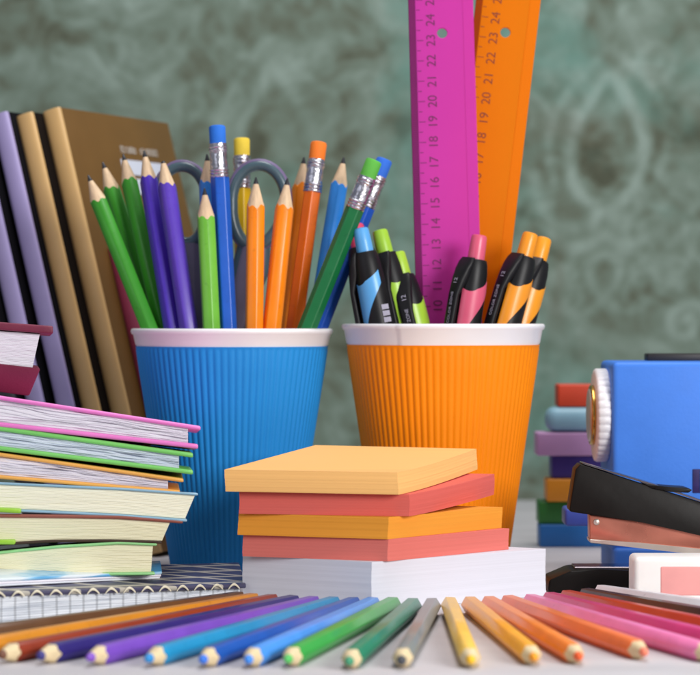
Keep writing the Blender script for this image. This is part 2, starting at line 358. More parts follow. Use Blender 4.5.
# coloured pencils fanned on the table
GF = 'coloured pencils fanned out on the table'
woodf = mat('pale_pencil_wood', (224, 202, 160), rough=0.6, var=0.1, vscale=90, stretch=(8, 8, 0.6), bump=0.2)
fan = [  # label, colour, tip px, far-end px, lead colour
 ('dark brown coloured pencil, rearmost at the left, running under the spiral notebook edge', (96, 62, 34), (-62, 641), (240, 599.5)),
 ('ochre coloured pencil second from the back at the left, its tip outside the picture', (206, 132, 28), (-34, 650), (254, 601)),
 ('red brown coloured pencil with brown lead, tip at the lower left corner', (142, 50, 24), (-1, 655), (273, 602)),
 ('dark navy coloured pencil between the red brown and the purple one', (44, 32, 112), (38, 656), (294, 603)),
 ('purple coloured pencil with purple lead between the navy and teal blue ones', (118, 72, 184), (87, 658), (314, 604)),
 ('teal blue coloured pencil with blue lead right of the purple one', (30, 140, 190), (146, 659), (334, 604.5)),
 ('royal blue coloured pencil between the teal blue and the light blue one', (26, 84, 172), (201, 660), (354, 605)),
 ('light sky blue coloured pencil with bright blue lead left of the green one', (74, 148, 234), (247, 660), (373, 605)),
 ('leaf green coloured pencil with light green lead', (58, 162, 70), (286, 660), (393, 605)),
 ('dark bluish green coloured pencil between the leaf green and the grey one', (40, 128, 96), (348, 662), (413, 606)),
 ('grey coloured pencil with dark lead left of the centre gap', (128, 132, 130), (401, 661), (432, 606)),
 ('light yellow coloured pencil with yellow lead right of the centre gap', (246, 200, 84), (471, 660.5), (450, 605)),
 ('amber coloured pencil with amber lead, second right of the centre gap', (244, 168, 40), (535, 658), (470, 604.5)),
 ('orange coloured pencil with orange red lead right of the amber one', (246, 134, 44), (580, 657), (489, 604)),
 ('coral orange coloured pencil left of the pale pink one', (244, 122, 62), (646, 652.5), (508, 603)),
 ('pale pink coloured pencil, frontmost at the right edge', (246, 130, 184), (714, 655), (530, 602)),
 ('magenta coloured pencil behind the pale pink one at the right', (214, 62, 124), (764, 652), (549, 600)),
 ('red orange coloured pencil behind the magenta one at the right', (198, 58, 28), (800, 645), (566, 598)),
 ('dark brown coloured pencil between the red orange and the white one', (64, 34, 30), (824, 636), (585, 596)),
 ('white coloured pencil, rearmost at the right below the pink eraser', (232, 230, 236), (850, 628), (600, 592.5)),
]
leads = [(90, 60, 40), (200, 120, 30), (118, 72, 50), (58, 52, 130), (134, 84, 196), (40, 140, 210), (52, 116, 220), (62, 140, 236), (86, 190, 96), (64, 150, 110), (70, 72, 78), (248, 190, 30), (250, 160, 30), (240, 96, 40), (240, 130, 100), (240, 120, 170), (214, 62, 124), (198, 58, 28), (64, 34, 30), (230, 230, 230)]
RF = 3.95; zc = RF * math.cos(PI / 6) + 0.02
prev = None
for i, (lb, c, tp, fe) in enumerate(fan):
    T = Vector(((tp[0] - HX) * gY(tp[1], zc) / F, gY(tp[1], zc), zc)); Bs = Vector(((fe[0] - HX) * gY(fe[1], zc) / F, gY(fe[1], zc), zc))
    LEN = 176 if i > 14 else 400
    Dv = (T - Bs); print('fan', i, 'len', round(Dv.length)); 
    if i > 14: T = Bs + Dv.normalized() * LEN
    if prev:      # clearance between axes at the far ends
        d0 = (prev[1] - prev[0]).normalized(); nrm = Vector((-d0.y, d0.x, 0)); print('   gap', round((Bs - prev[0]).dot(nrm), 1), round((T - prev[0]).dot(nrm), 1))
    prev = (Bs, T)
    pencil(lb, c, T, Bs, R=RF, roll=(0, PI / 3, .04, -.05)[i % 4], lead=leads[i], k=0.285 + 0.035 * ((i * 7) % 5) / 4, leadr=1.75, blunt=0.8 + 0.1 * (i % 4), group=GF, woodm=woodf, cat='coloured pencil', name='coloured_pencil', seed=i)

# ------------------------------------------------------------------ scissors
sc_m = mat('scissors_plastic', (74, 96, 106), rough=0.3, var=0.08, coat=0.3)
grip_highlight_m = mat('scissors_grip_highlight', (112, 96, 134), rough=0.4, var=0.1)
steel = mat('blade_steel', (170, 172, 178), rough=0.25, metal=1, var=0.06)
Ys = 1228.0
t = thing('scissors', 'open scissors with dark teal loop handles and painted violet highlights standing in the blue cup', 'scissors', W((218 - 350) * Ys / F, Ys, 6))
piv = P(220, 420, Ys)
def sw(v): return m3(v) - t.location
for s, (cx, cy, hw, hh) in ((-1, (182, 205, 25, 39)), (1, (259, 206, 27, 41))):
    bm = bmesh.new(); rings = []
    yo = 1.6 * s
    M = 40
    for i in range(M):
        a = 2 * PI * i / M
        def lp(a):
            x = cx + hw * math.cos(a) * (1 + 0.10 * math.sin(a)); y = cy - hh * math.sin(a)
            x += (-s) * 5 * max(0, -math.sin(a))
            return P(x, y, Ys + yo)
        p = lp(a); tn = (lp(a + .01) - lp(a - .01)).normalized(); nr = Vector((tn.z, 0, -tn.x))
        wd = 2.9 + 0.4 * max(0, -math.sin(a))
        rings.append([sw(p + nr * wd * math.cos(b) + Vector((0, 3.4, 0)) * math.sin(b)) for b in [2 * PI * q / 16 for q in range(16)]])
    loft(bm, rings, loop=True)
    # shank from the loop to the pivot
    rings = []
    pts = [(cx - s * 5, cy + hh - 5, 8), (cx - s * 9, cy + hh + 25, 9.5), (220 + s * 11, 330, 7.5), (220 + s * 5, 390, 6.5), (220, 425, 6)]
    for (x, y, w_) in pts:
        p = P(x, y, Ys + yo)
        rings.append([sw(p + Vector((w_ * math.cos(b), 3.0 * math.sin(b), 0))) for b in [2 * PI * q / 16 for q in range(16)]])
    loft(bm, rings)
    hnd = from_bm('handle', bm, sc_m, t, sharp=60)
    bm = bmesh.new(); rings = []
    for (x, y, w_) in pts[:3]:
        p = P(x, y + 4, Ys + yo - 2.3)
        rings.append([sw(p + Vector(((w_ - 2.4) * math.cos(b), 1.4 * math.sin(b), 0))) for b in [2 * PI * q / 16 for q in range(16)]])
    loft(bm, rings); from_bm('shank_inlay', bm, mat('shank_grey', (118, 110, 132), rough=.5), hnd, sharp=60)
    bm = bmesh.new(); rings = []          # grip ring whose violet paints the purple highlight on the loop's outer side
    for i in range(M):
        a = 2 * PI * i / M
        p = lp(a); tn = (lp(a + .01) - lp(a - .01)).normalized(); nr = Vector((tn.z, 0, -tn.x))
        if nr.dot(p - P(cx, cy, Ys + yo)) < 0: nr = -nr
        rings.append([sw(p + nr * (1.9 + 1.3 * math.cos(b)) + Vector((0, 2.6, 0)) * math.sin(b) ) for b in [2 * PI * q / 12 for q in range(12)]])
    loft(bm, rings, loop=True); from_bm('grip_highlight_ring', bm, grip_highlight_m, hnd, sharp=60)
    bm = bmesh.new()
    x0 = piv.x; z0 = piv.z
    e = -s
    pts = [(x0 - 5, z0 + 8), (x0 + 5, z0 + 8), (x0 + 6 * (1 if e > 0 else .4), 40), (x0 + e * 4, 7), (x0 + e * 2, 7), (x0 - 6 * (1 if e < 0 else .4), 40)]
    loft(bm, [[sw(Vector((x, Ys + yo * 0.5 + q, z))) for x, z in pts] for q in (-0.6, 0.6)])
    from_bm('blade', bm, steel, t)
o = lathe('screw', [(-2.8, 3.0), (-2.2, 3.4), (2.2, 3.4), (2.8, 3.0)], steel, t); o.location = sw(piv); o.rotation_euler = (PI / 2, 0, 0)

# ------------------------------------------------------------------ rulers
def ruler(label, colr, dark, ptop, pbot, Yt, Yb, off, name):
    """ptop/pbot: left edge px at py 0 and 323"""
    A_, B_ = P(ptop[0], ptop[1], Yt), P(pbot[0], pbot[1], Yb)
    d = (A_ - B_).normalized(); s0 = (B_.z - 4) / d.z; base = B_ - d * s0
    t = thing('ruler', label, 'ruler', m3(base), 'plastic rulers in the orange cup')
    xax = Vector((1, 0, 0)); xax = (xax - d * xax.dot(d)).normalized(); yax = d.cross(xax)
    t.rotation_mode = 'QUATERNION'; t.rotation_quaternion = Matrix((xax, yax, d)).transposed().to_quaternion()
    Wd, Ln = 31.5, 328.0
    z23 = off + 230
    cu = bpy.data.curves.new('c', 'CURVE'); cu.dimensions = '2D'; cu.fill_mode = 'BOTH'; cu.extrude = 0.0009; cu.bevel_depth = 0.00025; cu.bevel_resolution = 1
    def spl(pts):
        s = cu.splines.new('POLY'); s.points.add(len(pts) - 1)
        for p, q in zip(s.points, pts): p.co = (q[0] * .001, q[1] * .001, 0, 1)
        s.use_cyclic_u = True
    spl([(3.6, 0), (Wd - 2, 0), (Wd - .5, .5), (Wd, 2), (Wd, Ln - 2), (Wd - .6, Ln - .6), (Wd - 2, Ln), (3.6, Ln)])
    spl([(16.2 + 2.75 * math.cos(a), z23 + 3.5 + 2.75 * math.sin(a)) for a in [2 * PI * i / 28 for i in range(28)]])
    ob = bpy.data.objects.new('tmp', cu); COL.objects.link(ob)
    dg = bpy.context.evaluated_depsgraph_get(); me = bpy.data.meshes.new_from_object(ob.evaluated_get(dg)); bpy.data.objects.remove(ob)
    me.materials.clear()
    for v in me.vertices: v.co = Vector((v.co.x, -v.co.z, v.co.y))
    link('ruler_body', me, colr, t)
    bm = bmesh.new()
    loft(bm, [[Vector(p) * .001 for p in ((0, .5, z), (0.25, -.1, z), (3.75, -1.0, z), (3.75, 1.0, z), (0.2, 1.0, z))] for z in (0, Ln)])
    from_bm('bevelled_edge', bm, dark, t)
    if True:   # a thin moulded ridge at the other edge
        bm = bmesh.new(); rbox_bm(bm, box8(Wd - 5.0, Wd - 0.3, -1.33, -1.16, 0.6, Ln - 1), 0.06, 1); from_bm('raised_edge', bm, colr, t)
    # printed scale
    bm = bmesh.new()
    def tick(z, x0, x1, w=0.28, y=-1.26, y1=None):
        y1 = y if y1 is None else y1
        vs = [bm.verts.new(Vector(p) * .001) for p in ((x0, y, z - w / 2), (x1, y1, z - w / 2), (x1, y1, z + w / 2), (x0, y, z + w / 2))]
        bm.faces.new(vs)
    for mm in range(0, 301):
        z = off + mm
        if z > Ln - 2: break
        ln = 7.0 if mm % 10 == 0 else (5.6 if mm % 5 == 0 else 3.5)
        tick(z, 0.6, 3.6, y=-.25, y1=-1.04, w=0.26)
        if ln > 3.6: tick(z, 3.8, ln, w=0.36)
    for k in range(0, 31):
        z = off + k * 10
        if z > Ln - 4: continue
        tmh = text_mesh(str(k), 6.2, 0.03)
        tmh.transform(Matrix.Translation((0.0108, -0.00127, z * .001)) @ Matrix.Rotation(-PI / 2, 4, 'Y') @ Matrix.Rotation(PI / 2, 4, 'X'))
        bm.from_mesh(tmh); bpy.data.meshes.remove(tmh)
    ink = mat('ruler_ink_' + name, (118, 22, 92) if name == 'pink' else (140, 56, 0), rough=0.6)
    from_bm('scale_markings', bm, ink, t)
    return t
pinkm = mat('pink_plastic', (236, 76, 200), rough=0.36, spec=0.3, var=0.05, vscale=12, trans=0.10, coat=0.05)
pinkd = mat('pink_plastic_edge_shade', (168, 48, 136), rough=0.3, var=0.05, trans=0.10)  # edge plastics are darker copies: refraction in the bevel put into the colour
orm = mat('orange_plastic', (255, 148, 0), rough=0.4, spec=0.15, var=0.04, vscale=12, trans=0.04, coat=0.0)
ord_ = mat('orange_plastic_edge_shade', (206, 96, 4), rough=0.3, var=0.05, trans=0.10)
ruler('translucent pink ruler with dark scale numbers standing in the orange cup', pinkm, pinkd, (408, 0), (416.5, 323), 1222, 1212, 25.0, 'pink')
ruler('orange ruler leaning right behind the pink ruler', orm, ord_, (476, 0), (438, 323), 1234, 1228, 30.5, 'orange')

# ------------------------------------------------------------------ highlighters
blk = mat('black_barrel_plastic', (22, 22, 24), rough=0.42, var=0.15, vscale=80, spec=.3)
blk2 = mat('black_clip_plastic', (20, 19, 22), rough=0.45, spec=.3, var=0.15, vscale=80)
inkw = mat('silver_print', (176, 172, 190), rough=0.5)
def highlighter(label, col, tip, rimx, Yt, Yr, rot=0, pyr=323, block=False):
    T, B = in_cup(axO, tip, rimx, Yt, Yr, pyr=pyr)
    Ln = (T - B).length; S = Ln - 12.0            # S: height of the shoulder
    t = thing('highlighter', label, 'highlighter', m3(B), 'retractable highlighters in the orange cup'); orient(t, m3(T) - m3(B))
    # make local -Y face the camera: undo the tracking twist
    d = (m3(T) - m3(B)).normalized(); x = Vector((1, 0, 0)); x = (x - d * x.dot(d)).normalized(); y = d.cross(x)
    t.rotation_quaternion = Matrix((x, y, d)).transposed().to_quaternion() @ Quaternion((0, 0, 1), math.radians(rot))
    def rad(dd):
        pts = [(0, 5.3), (2, 5.9), (6, 6.5), (14, 7.0), (40, 7.25), (90, 7.1), (110, 5.5), (200, 4.6)]
        for (a, ra), (b, rb_) in zip(pts, pts[1:]):
            if dd <= b:
                f = max(0, (dd - a) / (b - a)); return ra + (rb_ - ra) * f
        return 4.6
    prof = [(0, 2.0)] + [(S - dd, rad(dd)) for dd in (min(S - 1, 120), 110, 90, 60, 40, 28, 14, 10, 6, 4, 2, .8, .15)] + [(S + .2, 4.9), (S - .4, 4.4)]
    prof = sorted(prof[:-2], key=lambda q: q[0]) + prof[-2:]
    lathe('barrel', prof, blk, t, n=48)
    cm = mat('marker_%d_%d_%d' % col, col, rough=0.38, var=0.06, coat=0.2)
    lathe('push_button', [(S - 2, 4.1), (S + 5, 4.0), (S + 10.6, 3.75), (S + 11.6, 3.4), (S + 12, 2.6)], cm, t, n=32)
    # coloured panel on the barrel
    bm = bmesh.new(); NU, NV = 28, 30; grid = []
    for i in range(NU + 1):
        u = i / NU; th = math.radians(232 + 122 * u)
        zt = -14.2 - 1.2 * math.sin(min(1, u * 2) * PI) + 9.5 * max(0, u - .4) ** 1.4
        zb = -50 + 34 * (max(0, u) ** 0.6)
        if zb > zt - 1: zb = zt - 1
        colv = []
        for j in range(NV + 1):
            dd = -(zb + (zt - zb) * j / NV); r_ = rad(dd) + 0.16
            colv.append(bm.verts.new(Vector((r_ * math.cos(th), r_ * math.sin(th), S - dd)) * .001))
        grid.append(colv)
    for i in range(NU):
        for j in range(NV): bm.faces.new((grid[i][j], grid[i + 1][j], grid[i + 1][j + 1], grid[i][j + 1]))
    g = bmesh.ops.extrude_face_region(bm, geom=bm.faces[:])
    for v in [q for q in g['geom'] if isinstance(q, bmesh.types.BMVert)]:
        v.co.x *= 0.965; v.co.y *= 0.965
    from_bm('colour_panel', bm, cm, t, sharp=50)
    # clip
    th = math.radians(214); rd = Vector((math.cos(th), math.sin(th), 0)); tg = Vector((-rd.y, rd.x, 0))
    bm = bmesh.new(); rings = []
    for dd, out, wd in ((-.6, 5.2, 4.6), (1.5, 6.6, 5.2), (5, 8.3, 5.0), (10, 9.9, 4.2), (18, 10.9, 3.4), (32, 11.3, 3.1), (48, 11.2, 3.0), (56, 10.7, 2.7), (58, 9.8, 2.0)):
        inn = max(3.0, rad(max(0, dd)) - 2.0) if dd < 16 else 8.3
        ring = []
        for q in range(16):
            b = 2 * PI * q / 16; cx = math.copysign(abs(math.cos(b)) ** .55, math.cos(b)); sy = math.copysign(abs(math.sin(b)) ** .55, math.sin(b))
            ring.append((rd * ((out + inn) / 2 + (out - inn) / 2 * cx) + tg * wd * sy + Vector((0, 0, S - dd))) * .001)
        rings.append(ring)
    loft(bm, rings); from_bm('clip', bm, blk2, t, sharp=50)
    # printed words along the clip
    bm = bmesh.new()
    for s_, sz, dd, side in ((('COLOR ZONE', 2.35, 24.5, 0), ('12', 3.3, 11.5, 0)) if not block else ()):
        me = text_mesh(s_, sz, 0.03)
        R = Matrix((Vector((0, 0, 1)), tg * -1, rd * 1)).transposed()      # text x up the barrel
        if R.determinant() < 0: R = Matrix((Vector((0, 0, 1)), tg, rd)).transposed()
        outv = 11.32 if dd > 20 else 10.42
        if dd < 20: R = R @ Matrix.Rotation(math.radians(8), 3, 'Y')
        me.transform(Matrix.Translation((rd * outv + tg * 0.7 + Vector((0, 0, S - dd))) * .001) @ R.to_4x4())
        bm.from_mesh(me); bpy.data.meshes.remove(me)
    if block:
        th2 = math.radians(350); r2 = Vector((math.cos(th2), math.sin(th2), 0)); t2 = Vector((-r2.y, r2.x, 0))
        for q in range(3):
            c0 = (r2 * 7.35 + Vector((0, 0, S - 27.5 - q * 3.1)))
            vs = [bm.verts.new((c0 + t2 * a + Vector((0, 0, b))) * .001) for a, b in ((-2, -1.2), (2, -1.2), (2, 1.2), (-2, 1.2))]; bm.faces.new(vs)
    from_bm('lettering', bm, inkw, t)
    return t
highlighter('blue highlighter with sky blue push button at the left of the orange cup', (92, 170, 232), (360.5, 228), 377, 1196, 1190, rot=-47, block=True)
highlighter('pink topped highlighter almost hidden behind the blue highlighter', (226, 74, 112), (356, 224), 371, 1216, 1210, rot=150)
highlighter('tall lime green highlighter right beside the blue highlighter', (160, 206, 58), (379.5, 230), 402, 1206, 1202, rot=26)
highlighter('shorter lime green highlighter leaning against the pink ruler', (168, 208, 60), (397, 252), 419, 1206, 1200, rot=38)
highlighter('pink highlighter in front of the pink and orange rulers', (222, 92, 124), (479.5, 235), 462, 1192, 1184, rot=0)
highlighter('frontmost orange highlighter of the pair at the right of the cup', (246, 154, 34), (531, 233), 505, 1200, 1188, rot=2)
highlighter('orange highlighter standing behind the other orange one', (250, 160, 30), (544.5, 238), 522, 1218, 1206, rot=30)

# ------------------------------------------------------------------ sticky note pads and the paper block
def pad(name, label, cat, col, near, left, right, zt, thick, cm_key, rough=0.7, curl=(0, 0, 0), group=None, mid=True, seed=1, lean=0.0):
    """near/left/right: (X, Y) plan corners; zt: top z at near; curl: dz at left, right, back"""
    rnd = random.Random(seed)
    nx, ny, nz = 22, 22, 26
    n_, l_, r_ = Vector(near), Vector(left), Vector(right)
    bm = bmesh.new()
    def top(u, v):   # u: near->left, v: near->right
        p = n_ + (l_ - n_) * u + (r_ - n_) * v
        z = zt + curl[0] * u * (1 - v) + curl[1] * v ** 1.5 * (1 - u) + curl[2] * u * v
        return Vector((p.x, p.y, z))
    g = {}
    def vert(u, v, w):
        k = (round(u, 4), round(v, 4), round(w, 4))
        if k in g: return g[k]
        p = top(u, v); base = p.copy()
        p.z = p.z - thick * (1 - w)
        # sheets are slightly shifted against each other
        lay = int(w * nz); rr = random.Random(seed * 100 + lay)
        e = Vector((rr.uniform(-.05, .05), rr.uniform(-.05, .05), 0)) + Vector((0.35 * math.sin(w * 3 + seed), 0.25 * math.cos(w * 4 + seed), 0)) * 0.7
        if 0 < w < 1 or True: p += e
        g[k] = bm.verts.new(m3(p)); return g[k]
    for i in range(nx):
        for j in range(ny):
            for w in (0, 1):
                u0, u1, v0, v1 = i / nx, (i + 1) / nx, j / ny, (j + 1) / ny
                bm.faces.new([vert(u0, v0, w), vert(u1, v0, w), vert(u1, v1, w), vert(u0, v1, w)])
    for k in range(nz):
        w0, w1 = k / nz, (k + 1) / nz
        for i in range(nx):
            u0, u1 = i / nx, (i + 1) / nx
            for v in (0, 1): bm.faces.new([vert(u0, v, w0), vert(u1, v, w0), vert(u1, v, w1), vert(u0, v, w1)])
            for u in (0, 1): bm.faces.new([vert(u, u0, w0), vert(u, u1, w0), vert(u, u1, w1), vert(u, u0, w1)])
    o = from_bm(name, bm, mat(cm_key, col, rough=rough, var=0.03, vscale=40, stretch=(.15, .15, 45), bump=0.05, bscale=300, spec=0.25), sharp=30)
    # move origin to base
    c = m3(Vector(((n_.x + (l_.x + r_.x) / 2 - n_.x), (l_.y + r_.y) / 2, zt - thick)))
    o.data.transform(Matrix.Translation(-c)); o.location = c
    return tag(o, label, cat, group)
def Pp(px, Y): return ((px - HX) * Y / F, Y)
zb = 20.7; ky = gY(562, zb)
pad('paper_block', 'thick block of white note paper under the four sticky pads', 'paper block', (220, 220, 230), Pp(372, ky), Pp(243, ky + 31), Pp(546, ky + 62), zb, zb - 0.05, 'white_paper_block', seed=3)
GN = 'sticky note pads stacked on the white block'
th = 9.35
pad('sticky_note_pad', 'lower coral red sticky note pad resting directly on the white block', 'note pad', (222, 118, 108), Pp(388, ky + 3), Pp(243, ky + 26), Pp(509, ky + 58), zb + th, th - .05, 'coral_pad_lower', group=GN, seed=4)
pad('sticky_note_pad', 'deeper orange sticky note pad between the two coral pads', 'note pad', (236, 156, 54), Pp(388, ky + 2), Pp(238, ky + 24), Pp(502, ky + 60), zb + 2 * th, th - .05, 'orange_pad', group=GN, seed=5)
pad('sticky_note_pad', 'upper coral red sticky note pad directly under the light orange one', 'note pad', (218, 102, 92), Pp(409, ky + 6), Pp(239, ky + 20), Pp(494, ky + 78), zb + 3 * th, th - .05, 'coral_pad_upper', group=GN, seed=6, curl=(0, 4.2, 4.4))
pad('sticky_note_pad', 'topmost light orange sticky note pad, its whole top visible', 'note pad', (250, 192, 118), Pp(398, ky + 2), Pp(225, ky + 16), Pp(477, ky + 88), zb + 4 * th + .05, th - .05, 'light_orange_pad', group=GN, seed=8, curl=(0.4, 5.6, 6.6))

# ------------------------------------------------------------------ pile of books and notebooks, left
back = Vector((-0.075, 1.0, -0.045))
def xs_line(pts, Yr, yawk, n=26, xl=-95):
    """pts: px polyline from right to left; returns list of mm points from right to left, extended past the frame"""
    (xr, yr) = pts[0]; out = []
    p2 = list(pts); (xa, ya), (xb, yb) = p2[-2], p2[-1]
    if xb > xl: p2.append((xl, yb + (yb - ya) / (xb - xa) * (xl - xb)))
    for i in range(n + 1):
        x = xr + (xl - xr) * i / n
        for (x1, y1), (x2, y2) in zip(p2, p2[1:]):
            if x2 <= x <= x1 + 1e-6:
                y = y1 + (y2 - y1) * (x1 - x) / (x1 - x2); break
        Y = Yr - yawk * (xr - x)
        out.append(P(x, y, Y))
    return out
def slab(name, line, th, depth, m, parent, bv=0.5, bk=None):
    bk = back if bk is None else bk
    bm = bmesh.new(); rings = []
    def sec(p, sh):
        r = min(th / 2 * .98, 0.9); q = []
        cs = [(0, 0), (depth, 0), (depth, -th), (0, -th)]
        cs = [(sh, -sh), (depth - sh, -sh), (depth - sh, -th + sh), (sh, -th + sh)]
        rr = max(0.05, r - sh)
        for ci, (cx, cz, a0) in enumerate(((cs[3][0] + rr, cs[3][1] + rr, 180), (cs[2][0] - rr, cs[2][1] + rr, 270), (cs[1][0] - rr, cs[1][1] - rr, 0), (cs[0][0] + rr, cs[0][1] - rr, 90))):
            for k in range(4):
                a = math.radians(a0 + 30 * k); yy = cx + rr * math.cos(a); zz = cz + rr * math.sin(a)
                v = p + bk * yy; q.append(m3(Vector((v.x, v.y, v.z + zz))) - parent.location)
        return q
    L0, L1 = line[0], line[-1]
    ux = (line[1] - line[0]).normalized()
    h = min(0.45, th * 0.3)
    rings.append(sec(L0, h)); rings.append(sec(L0 + ux * h * .6, h * .3)); 
    rings += [sec(p, 0) for p in [L0 + ux * h * 1.5] + line[1:-1]]
    rings.append(sec(L1, h * .3))
    loft(bm, rings); return from_bm(name, bm, m, parent, sharp=50)
def pages(name, ltop, lbot, depth, m, parent, sheets=14, rough=0.5, seed=0, deep=1.0, wave=0.35, inset=1.2, bk=None):
    bk = back if bk is None else bk
    bm = bmesh.new(); NX = 90; NZ = sheets * 3
    def at(line, f):
        s = f * (len(line) - 1); i = min(int(s), len(line) - 2); return line[i].lerp(line[i + 1], s - i)
    G = []
    for i in range(NX + 1):
        f = i / NX; a, b = at(ltop, f), at(lbot, f); row = []
        for j in range(NZ + 1):
            w = j / NZ; sh = j // 3
            wv = noise.noise(Vector((f * 4 + seed * 5, w * 3.0, seed))) * wave * min(1, 4 * w * (1 - w))
            w2 = min(1, max(0, w + wv / 4))
            p = b.lerp(a, w2)
            off = (0.0, 0.28, 0.9)[j % 3] * rough * 0.8
            nn = noise.noise(Vector((f * 7 + sh * 3.1, sh * 1.7 + seed * 9, 2.0)))
            off += max(0, nn) * rough * deep * 2.0 + 0.22 * noise.noise(Vector((f * 12, sh * 2.3, seed)))
            if j in (0, NZ): off += 0.3
            p = p + bk * (inset + off)
            row.append(bm.verts.new(m3(p) - parent.location))
        G.append(row)
    for i in range(NX):
        for j in range(NZ): bm.faces.new((G[i][j], G[i + 1][j], G[i + 1][j + 1], G[i][j + 1]))
    # close with back faces
    bo = (bk * (depth - inset - 1)) * .001
    BK = [[bm.verts.new(G[i][j].co + bo) for j in (0, NZ)] for i in range(NX + 1)]
    for i in range(NX):
        bm.faces.new((BK[i][0], BK[i][1], BK[i + 1][1], BK[i + 1][0]))
        bm.faces.new((G[i][0], BK[i][0], BK[i + 1][0], G[i + 1][0])); bm.faces.new((G[i][NZ], G[i + 1][NZ], BK[i + 1][1], BK[i][1]))
    for i in (0, NX): bm.faces.new([G[i][j] for j in range(NZ + 1)] + [BK[i][1], BK[i][0]])
    return from_bm(name, bm, m, parent, sharp=40)
white_pg = mat('white_pages', (232, 228, 236), rough=0.75, var=0.12, vscale=70, stretch=(0.15, 1, 16), spec=0.2)
blue_pg = mat('cool_white_pages', (216, 224, 234), rough=0.75, var=0.12, vscale=70, stretch=(0.15, 1, 16), spec=0.2)
cream_pg = mat('cream_pages', (246, 242, 218), rough=0.75, var=0.07, vscale=60, stretch=(0.04, 1, 20), spec=0.2)
yellow_pg = mat('yellowish_pages', (238, 232, 198), rough=0.75, var=0.07, vscale=60, stretch=(0.04, 1, 20), spec=0.2)
DP = 104
def book(name, label, cat, top, bot, tt, tb, Yr, yk, cm_t, cm_b, pm, pend, group, psheets=14, prough=0.6, depth=DP, wave=0.35, seed=1, deep=1.0, inset=1.2, gapt=0.0):
    """top, bot: px polylines (right to left) of the upper edges of the two covers; tt, tb: cover thickness in mm; pend: px of page ends top/bottom"""
    lt = xs_line(top, Yr, yk); lb = xs_line(bot, Yr, yk)
    t = thing(name, label, cat, m3(Vector((lb[0].x, lb[0].y, lb[0].z - tb))), group)
    ct = slab('top_cover', lt, tt, depth, cm_t, t); cb = slab('bottom_cover', lb, tb, depth, cm_b, t)
    # page block between
    k = Yr / F
    def cut(pts, xr, dz):
        l = []
        for i in range(27):
            x = xr + (-92 - xr) * i / 26
            q = xs_line(pts, Yr, yk, n=60)
            # find by px
            best = min(q, key=lambda v: abs(v.x * F / v.y + HX - x)); l.append(Vector((best.x, best.y, best.z + dz)))
        # refine: linear in x
        q = xs_line(pts, Yr, yk, n=60); l = []
        for i in range(27):
            x = xr + (-92 - xr) * i / 26
            for a, b in zip(q, q[1:]):
                xa, xb = a.x * F / a.y + HX, b.x * F / b.y + HX
                if xb - 1e-6 <= x <= xa + 1e-6:
                    f = (xa - x) / (xa - xb); v = a.lerp(b, f); l.append(Vector((v.x, v.y, v.z + dz))); break
        return l
    la = cut(top, pend[0], -tt + 0.05 - gapt); lc = cut(bot, pend[1], 0.05)
    nmin = min(len(la), len(lc)); pages('page_block', la[:nmin], lc[:nmin], depth, pm, t, psheets, prough, seed, deep, wave, inset)
    return t, lt, lb
GB = 'books and notebooks piled at the left'
pk = mat('pink_cover', (240, 128, 204), rough=0.4, var=0.05); gn = mat('green_cover', (126, 208, 106), rough=0.4, var=0.05)
og = mat('orange_cover', (244, 178, 88), rough=0.4, var=0.05); bc = mat('pale_blue_cover', (146, 186, 208), rough=0.35, var=0.08)
rc = mat('dull_red_cover', (150, 84, 70), rough=0.45, var=0.1); dbr = mat('dark_brown_cover', (62, 40, 26), rough=0.45, var=0.1)
pg = mat('pale_green_cover', (152, 214, 142), rough=0.4, var=0.06); lime = mat('lime_plastic', (156, 206, 60), rough=0.35, var=0.05)
YR = 1062
# spiral squared notebook
Yn = 1096
cv = bpy.data.materials.new('navy_lattice_cover'); cv.use_nodes = True
nt = cv.node_tree; N = nt.nodes; L = nt.links; b = N['Principled BSDF']; b.inputs['Roughness'].default_value = 0.4
tc = N.new('ShaderNodeTexCoord'); fac = None
for rz in (52, -66):
    mp = N.new('ShaderNodeMapping'); mp.inputs['Rotation'].default_value = (0, 0, math.radians(rz)); L.new(tc.outputs['Object'], mp.inputs[0])
    wv = N.new('ShaderNodeTexWave'); wv.inputs['Scale'].default_value = 15; wv.inputs['Distortion'].default_value = 0.4; L.new(mp.outputs[0], wv.inputs[0])
    r = N.new('ShaderNodeMapRange'); r.inputs['From Min'].default_value = 0.90; r.inputs['From Max'].default_value = 0.93; L.new(wv.outputs['Fac'], r.inputs[0])
    if fac is None: fac = r.outputs[0]
    else:
        mxx = N.new('ShaderNodeMath'); mxx.operation = 'MAXIMUM'; L.new(fac, mxx.inputs[0]); L.new(r.outputs[0], mxx.inputs[1]); fac = mxx.outputs[0]
mx = N.new('ShaderNodeMix'); mx.data_type = 'RGBA'; mx.inputs['A'].default_value = lin((66, 64, 92)); mx.inputs['B'].default_value = lin((176, 170, 158)); L.new(fac, mx.inputs['Factor']); L.new(mx.outputs['Result'], b.inputs['Base Color'])
gp = bpy.data.materials.new('squared_pages'); gp.use_nodes = True
nt = gp.node_tree; N = nt.nodes; L = nt.links; b = N['Principled BSDF']; b.inputs['Roughness'].default_value = 0.7
tc = N.new('ShaderNodeTexCoord'); wv = N.new('ShaderNodeTexWave'); wv.inputs['Scale'].default_value = 62; wv.inputs['Distortion'].default_value = 0.6; wv.inputs['Detail'].default_value = 1; L.new(tc.outputs['Object'], wv.inputs[0])
r = N.new('ShaderNodeMapRange'); r.inputs['From Min'].default_value = 0.90; r.inputs['From Max'].default_value = 0.97; r.inputs['To Max'].default_value = 0.45; L.new(wv.outputs['Fac'], r.inputs[0])
